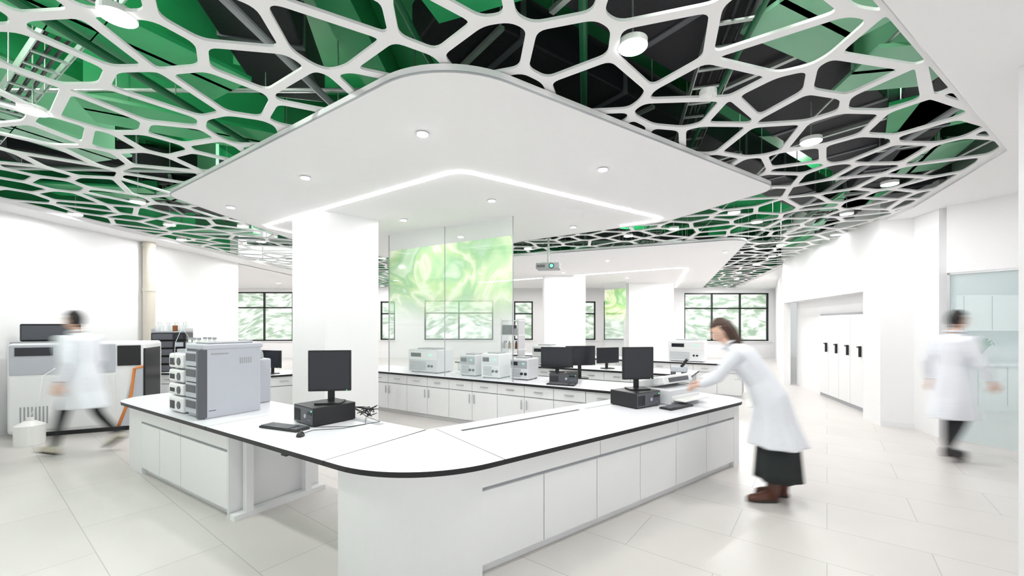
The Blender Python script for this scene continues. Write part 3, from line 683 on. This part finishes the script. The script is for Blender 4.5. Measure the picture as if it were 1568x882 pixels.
# ---------------------------------------------------------------- people
def remeshed(bld,name,vox,mat_,parent,smooth_it=6):
    o=bld.done(name+'_src')
    m=o.modifiers.new('r','REMESH'); m.mode='VOXEL'; m.voxel_size=vox
    s=o.modifiers.new('s','SMOOTH'); s.iterations=smooth_it; s.factor=.5
    dg=bpy.context.evaluated_depsgraph_get(); me=bpy.data.meshes.new_from_object(o.evaluated_get(dg))
    bpy.data.objects.remove(o); me.materials.clear(); me.materials.append(mat_)
    for p in me.polygons: p.use_smooth=True; p.material_index=0
    n=bpy.data.objects.new(name,me); sc.collection.objects.link(n); n.parent=parent; return n
def head(parent,c,yaw,pitch,hair,style):
    Mh=Matrix.Translation(c)@Matrix.Rotation(yaw,4,'Z')@Matrix.Rotation(pitch,4,'X')
    b=B(); t=bmesh.new(); bmesh.ops.create_icosphere(t,subdivisions=5,radius=1)
    def g(x,z,cx,cz,s): return math.exp(-((x-cx)**2+(z-cz)**2)/(2*s*s))
    for v in t.verts:
        x,y,z=v.co
        wx=.074*(1-.22*max(0,-z)**1.5); wy=.094*(1-.10*max(0,-z)); X=x*wx;Y=y*wy;Z=z*.115
        if y<0:
            Y-= .022*g(X,Z,0,-.022,.011)+.012*g(X,Z,0,.0,.008)
            Y+= .012*g(X,Z,.030,.006,.014)+.012*g(X,Z,-.030,.006,.014)
            Y-= .006*g(X,Z,0,-.058,.014)+.010*g(X,Z,0,-.094,.016)
        v.co=(X,Y,Z)
    for f in t.faces: f.smooth=True
    b.merge(t,SKIN,Mh)
    for s in(-1,1):
        b.ell((s*.030,-.078,.006),(.0125,.010,.008),EYEW,Mh); b.ell((s*.030,-.086,.006),(.006,.004,.006),IRIS,Mh,2)
        b.ell((s*.030,-.086,.027),(.017,.006,.0035),hair,Mh,2); b.ell((s*.075,.005,-.005),(.010,.018,.031),SKIN,Mh)
    b.ell((0,-.093,-.053),(.023,.008,.0045),LIP,Mh,2); b.ell((0,-.091,-.062),(.019,.009,.0055),LIP,Mh,2)
    b.done('head',parent=parent)
    b=B(); t=bmesh.new(); bmesh.ops.create_icosphere(t,subdivisions=5,radius=1)
    for v in t.verts:
        x,y,z=v.co
        n=.003*math.sin(x*25)*math.cos(z*11+y*17)
        X=x*(.083+n);Y=y*(.102+n)+.008;Z=z*(.122+n)+.012
        hl=.42+.10*abs(x)
        if y<-.05 and z<hl:
            k=.70; X*=k+.06;Y=Y*k;Z=z*.085+.01
        elif z<-.45 and style!='long': X*=.75;Y=Y*.75+.01
        v.co=(X,Y,Z)
    for f in t.faces: f.smooth=True
    b.merge(t,hair,Mh)
    if style=='long':
        for s,yy,r0 in((-1,.01,.024),(1,.01,.024),(-1,.05,.034),(1,.05,.034),(0,.075,.045)):
            b.tube([Mh@Vector((s*.066,yy,.05)),Mh@Vector((s*.076,yy+.01,-.02)),Mh@Vector((s*.074,yy+.01,-.10)),Mh@Vector((s*.068,yy+.0,-.18)),Mh@Vector((s*.055,yy-.01,-.25))],[r0,r0,r0*.95,r0*.8,r0*.3],hair,12)
    b.done('hair',parent=parent)
def hand(parent,w,d,nrm,side,curl):
    w=Vector(w);d=Vector(d).normalized();nrm=Vector(nrm);nrm=(nrm-d*nrm.dot(d)).normalized(); s=d.cross(nrm)*side
    b=B()
    b.tube([w-d*.03,w,w+d*.03],[.024,.023,.02],SKIN,12)
    for k in(-1,0,1): b.tube([w+s*k*.012,w+d*.04+s*k*.024,w+d*.09+s*k*.028],[.015,.0145,.011],SKIN,10)
    for k,(off,ln) in enumerate([(.032,.070),(.011,.080),(-.010,.075),(-.030,.060)]):
        p=w+d*.085+s*off; pts=[p-d*.02,p]; dirv=d+s*off*2
        for q,f in enumerate((.45,.31,.24)):
            a=curl*(q+.6)*(1+.1*k); v=dirv*math.cos(a)+nrm*math.sin(a); p=p+v.normalized()*ln*f; pts.append(p)
        b.tube(pts,[.0095,.0095,.0088,.008,.0062],SKIN,8)
    p=w+d*.025+s*.03; q=p+(d*.6+s*.75+nrm*.25).normalized()*.04; r=q+(d*.9+s*.3+nrm*.35).normalized()*.03; e=r+(d+nrm*.4).normalized()*.022
    b.tube([p-s*.02,p,q,r,e],[.013,.0135,.0115,.0095,.007],SKIN,8)
    return remeshed(b,'hand',.0035,SKIN,parent,3)
def shoe(parent,heel,yaw,pitch,m,boot=0,name='shoe'):
    Mx=Matrix.Translation(heel)@Matrix.Rotation(yaw,4,'Z')@Matrix.Rotation(pitch,4,'Y')
    b=B(); rings=[]
    for x,w,h in [(-.045,.022,.05),(-.03,.034,.085),(.02,.037,.10),(.07,.037,.085),(.12,.044,.06),(.17,.047,.05),(.205,.038,.042),(.228,.018,.03)]:
        rings.append([Mx@Vector((x,w*math.cos(a)*(1 if math.sin(a)<0.2 else .92),.02+max(-.0,(math.sin(a)+.35))*h/1.35)) for a in [2*math.pi*k/16 for k in range(16)]])
    b.loft(rings,m)
    b2=[]
    for z in(0,.026):
        b2.append([Mx@Vector((.09+.145*math.cos(a),(.040+.008*math.cos(a))*math.sin(a),z)) for a in [2*math.pi*k/24 for k in range(24)]])
    b.loft(b2,SOLE); b.loft([[Mx@Vector((.0+.045*math.cos(a),.036*math.sin(a),z)) for a in [2*math.pi*k/16 for k in range(16)]] for z in(0,.03)],SOLE)
    if boot: b.tube([Mx@Vector((.01,0,.05)),Mx@Vector((-.0,0,.12)),Mx@Vector((-.0,0,boot))],[.054,.054,.062],m,16)
    if boot:
        for k in range(5): b.tube([Mx@Vector((.055-.004*k,-.025,.09+k*.022)),Mx@Vector((.066-.006*k,0,.095+k*.022)),Mx@Vector((.055-.004*k,.025,.09+k*.022))],.003,SOLE,6)
    b.done(name,parent=parent)
def person(J,o):
    sft=Vector(o.get('shift',(0,0,0)))
    V={k:Vector(v) for k,v in J.items()}
    e=bpy.data.objects.new(o['name'],None); sc.collection.objects.link(e); e.location=sft
    names=['pelvis','spine','chest','neck','skull','hipL','kneeL','ankleL','hipR','kneeR','ankleR','shL','elL','wrL','shR','elR','wrR']
    rad={'pelvis':(.13,.11),'spine':(.12,.10),'chest':(.13,.10),'neck':(.056,.056),'skull':(.05,.055),'hipL':(.088,.088),'kneeL':(.06,.06),'ankleL':(.038,.038),'shL':(.055,.055),'elL':(.042,.042),'wrL':(.027,.027)}
    for k in list(rad):
        if k.endswith('L'): rad[k[:-1]+'R']=rad[k]
    ed=[('pelvis','spine'),('spine','chest'),('chest','neck'),('neck','skull')]
    for s in'LR': ed+=[('pelvis','hip'+s),('hip'+s,'knee'+s),('knee'+s,'ankle'+s),('chest','sh'+s),('sh'+s,'el'+s),('el'+s,'wr'+s)]
    me=bpy.data.meshes.new('body'); me.from_pydata([V[n] for n in names],[(names.index(a),names.index(c)) for a,c in ed],[])
    ob=bpy.data.objects.new('body',me); sc.collection.objects.link(ob)
    md=ob.modifiers.new('skin','SKIN')
    for i,n in enumerate(names): me.skin_vertices[0].data[i].radius=rad[n]; me.skin_vertices[0].data[i].use_root=(i==0)
    ob.modifiers.new('sub','SUBSURF').levels=2
    dg=bpy.context.evaluated_depsgraph_get(); m2=bpy.data.meshes.new_from_object(ob.evaluated_get(dg)); bpy.data.objects.remove(ob)
    m2.materials.clear(); m2.materials.append(SKIN); m2.materials.append(o['legs'])
    pz=V['spine'].z
    for p in m2.polygons: p.use_smooth=True; p.material_index=1 if p.center.z<pz else 0
    bo=bpy.data.objects.new('body',m2); sc.collection.objects.link(bo); bo.parent=e
    b=B(); side=(V['shR']-V['shL']); side.z=0; side.normalize(); fw=Vector((side.y,-side.x,0))*o.get('fsign',1)
    def ring(c,rx,ry,n=36,tilt=None):
        f=(tilt or fw); return [c+side*math.cos(a)*rx+f*math.sin(a)*ry for a in [2*math.pi*k/n for k in range(n)]]
    sp=(V['chest']-V['pelvis']).normalized(); f2=(fw-sp*fw.dot(sp)).normalized()
    hem=o['hem']; hc=Vector(o.get('hemc',(V['pelvis'].x,V['pelvis'].y,hem))); hc.z=hem
    R=[]
    def fold(r,amp,ph=0):
        c=sum(r,Vector())/len(r); return [c+(q-c)*(1+amp*(math.sin(k*2*math.pi/len(r)*7+ph)+.5*math.sin(k*2*math.pi/len(r)*4+ph*2))) for k,q in enumerate(r)]
    R.append(fold(ring(hc,*o.get('hemr',(.25,.21))),.075)); R.append(fold(ring(hc.lerp(V['pelvis'],.55),.215,.18),.05,.3)); R.append(fold(ring(V['pelvis'],.188,.158,tilt=f2),.02,.5)); R.append(ring(V['spine'],.162,.128,tilt=f2))
    R.append(ring(V['chest']-sp*.05,.185,.135,tilt=f2)); R.append(ring(V['chest']+sp*.06,.18,.125,tilt=f2)); sh=(V['shL']+V['shR'])/2
    R.append(ring(sh+sp*.035,.125,.085,tilt=f2)); R.append(ring(V['neck']-sp*.01,.068,.068,tilt=f2))
    b.loft(R,COAT)
    for s in'LR':
        S_,E_,W_=V['sh'+s],V['el'+s],V['wr'+s]
        inn=S_.lerp(V['chest'],.35)
        b.tube([inn,S_,S_.lerp(E_,.35),S_.lerp(E_,.8),E_,E_.lerp(W_,.25),W_.lerp(E_,.12)],[.075,.074,.066,.057,.056,.053,.046],COAT,16)
    remeshed(b,'lab_coat',.012,COAT,e,4)
    b=B(); nb=V['neck']
    cr=[nb+side*math.cos(a)*.07+f2*math.sin(a)*.072+sp*(.012-.03*max(0,math.sin(a))) for a in [2*math.pi*k/20 for k in range(21)]]
    b.tube(cr,.012,COAT,8)
    b.done('collar',parent=e)
    b=B()
    for k in range(4):
        c=V['chest'].lerp(V['pelvis'],k*.33)+f2*(.138+(.015*k)); b.ell(c,(.008,.008,.008),GRY,sub=2)
    b.done('buttons',parent=e)
    if 'skirt' in o:
        b=B(); z0,z1=o['skirt']; c0=Vector(hc); c1=Vector(hc); c0.z=z0; c1.z=z1
        rr=[]
        for k in range(6):
            f=k/5; c=c0.lerp(c1,f); rr.append(fold(ring(c,.19+.02*f,.17+.02*f,40),.04+.03*f,1.2))
        b.loft(rr,SKIRT); b.done('skirt',parent=e)
    head(e,o['head'],o['hyaw'],o['hpitch'],o['hair'],o.get('style',''))
    for s,sg in (('L',1),('R',-1)):
        hd=o.get('hd'+s) or (V['wr'+s]-V['el'+s]); hand(e,V['wr'+s]+Vector(hd).normalized()*.005,hd,o.get('pn'+s,(0,0,-1)),sg,o.get('curl',.35))
    for heel,yaw,pitch in o['shoes']: shoe(e,heel,yaw,pitch,o['shoem'],o.get('boot',0),'boot' if o.get('boot') else 'shoe')
    mv=o.get('move')
    if mv:
        mv=Vector(mv)
        for fr,s in((0,-1),(1,0),(2,1)):
            e.location=sft+mv*s; e.keyframe_insert('location',frame=fr)
        e.location=sft
    return e
person(dict(pelvis=(2.42,3.92,.93),spine=(2.36,3.97,1.10),chest=(2.24,4.03,1.30),neck=(2.13,4.09,1.45),skull=(2.08,4.12,1.53),
  hipL=(2.36,3.86,.88),kneeL=(2.38,3.88,.50),ankleL=(2.41,3.86,.13),hipR=(2.50,3.99,.88),kneeR=(2.54,4.0,.5),ankleR=(2.58,3.98,.13),
  shL=(2.11,3.90,1.37),elL=(1.98,4.05,1.12),wrL=(1.92,4.27,1.02),shR=(2.32,4.19,1.36),elR=(2.18,4.38,1.12),wrR=(2.03,4.50,1.03)),
  dict(name='woman_in_lab_coat',legs=SKIRT,hem=.52,hemc=(2.48,3.9,0),hemr=(.27,.24),skirt=(.56,.21),head=(2.07,4.13,1.575),hyaw=math.radians(-105),hpitch=math.radians(30),hair=HAIRN,style='long',
  shoes=[((2.41,3.86,0),math.radians(175),0),((2.58,3.98,0),math.radians(160),0)],shoem=BOOT,boot=.25,fsign=-1,hdL=(-.3,.75,-.25),hdR=(-.5,.5,-.25),curl=.45,move=(.09,.03,0)))
person(dict(pelvis=(-5.78,5.32,.96),spine=(-5.79,5.32,1.14),chest=(-5.82,5.32,1.37),neck=(-5.86,5.32,1.54),skull=(-5.88,5.32,1.62),
  hipL=(-5.79,5.22,.91),kneeL=(-5.92,5.2,.50),ankleL=(-6.02,5.2,.10),hipR=(-5.77,5.42,.91),kneeR=(-5.72,5.43,.50),ankleR=(-5.44,5.45,.20),
  shL=(-5.84,5.12,1.45),elL=(-5.72,5.05,1.17),wrL=(-5.78,5.03,.92),shR=(-5.83,5.52,1.45),elR=(-5.84,5.6,1.17),wrR=(-6.02,5.6,.98)),
  dict(name='man_in_lab_coat',legs=TROU,hem=.58,hemr=(.20,.27),head=(-5.9,5.32,1.685),hyaw=math.radians(-90),hpitch=0,hair=HAIRB,
  shoes=[((-6.0,5.2,.02),math.radians(180),math.radians(-8)),((-5.42,5.45,.14),math.radians(180),math.radians(32))],shoem=SHOEB,fsign=-1,pnL=(-.3,1,0),pnR=(-.3,-1,0),curl=.3,shift=(.32,0,0),move=(-.22,0,0)))
person(dict(pelvis=(5.36,5.08,.96),spine=(5.36,5.08,1.14),chest=(5.37,5.08,1.37),neck=(5.39,5.08,1.54),skull=(5.40,5.08,1.62),
  hipL=(5.36,5.18,.91),kneeL=(5.44,5.19,.50),ankleL=(5.42,5.2,.10),hipR=(5.36,4.98,.91),kneeR=(5.36,4.97,.50),ankleR=(5.18,4.97,.16),
  shL=(5.38,5.28,1.45),elL=(5.30,5.34,1.17),wrL=(5.36,5.36,.92),shR=(5.38,4.88,1.45),elR=(5.40,4.81,1.17),wrR=(5.54,4.82,.97)),
  dict(name='technician_in_lab_coat',legs=TROU,hem=.50,hemr=(.19,.25),head=(5.42,5.08,1.685),hyaw=math.radians(90),hpitch=0,hair=HAIRB,
  shoes=[((5.42,5.2,0),0,0),((5.16,4.97,.1),0,math.radians(28))],shoem=SHOEK,fsign=-1,pnL=(0,-1,0),pnR=(0,1,0),curl=.3,move=(.22,0,0)))
sc.frame_set(1); sc.render.use_motion_blur=True; sc.render.motion_blur_shutter=.5
# ---------------------------------------------------------------- world, camera
w=bpy.data.worlds.new('world'); sc.world=w; w.use_nodes=True
bg=w.node_tree.nodes['Background']; bg.inputs[0].default_value=(.96,.98,1,1); bg.inputs[1].default_value=1.05
cam=bpy.data.cameras.new('camera'); co=bpy.data.objects.new('camera',cam); sc.collection.objects.link(co)
co.location=(0,0,H); co.rotation_euler=(math.pi/2,0,0); cam.sensor_width=36; cam.lens=36*640/1568; cam.shift_y=54/1568; cam.clip_start=.05
sc.camera=co
sc.view_settings.view_transform='Standard'; sc.view_settings.look='None'; sc.view_settings.exposure=0.1
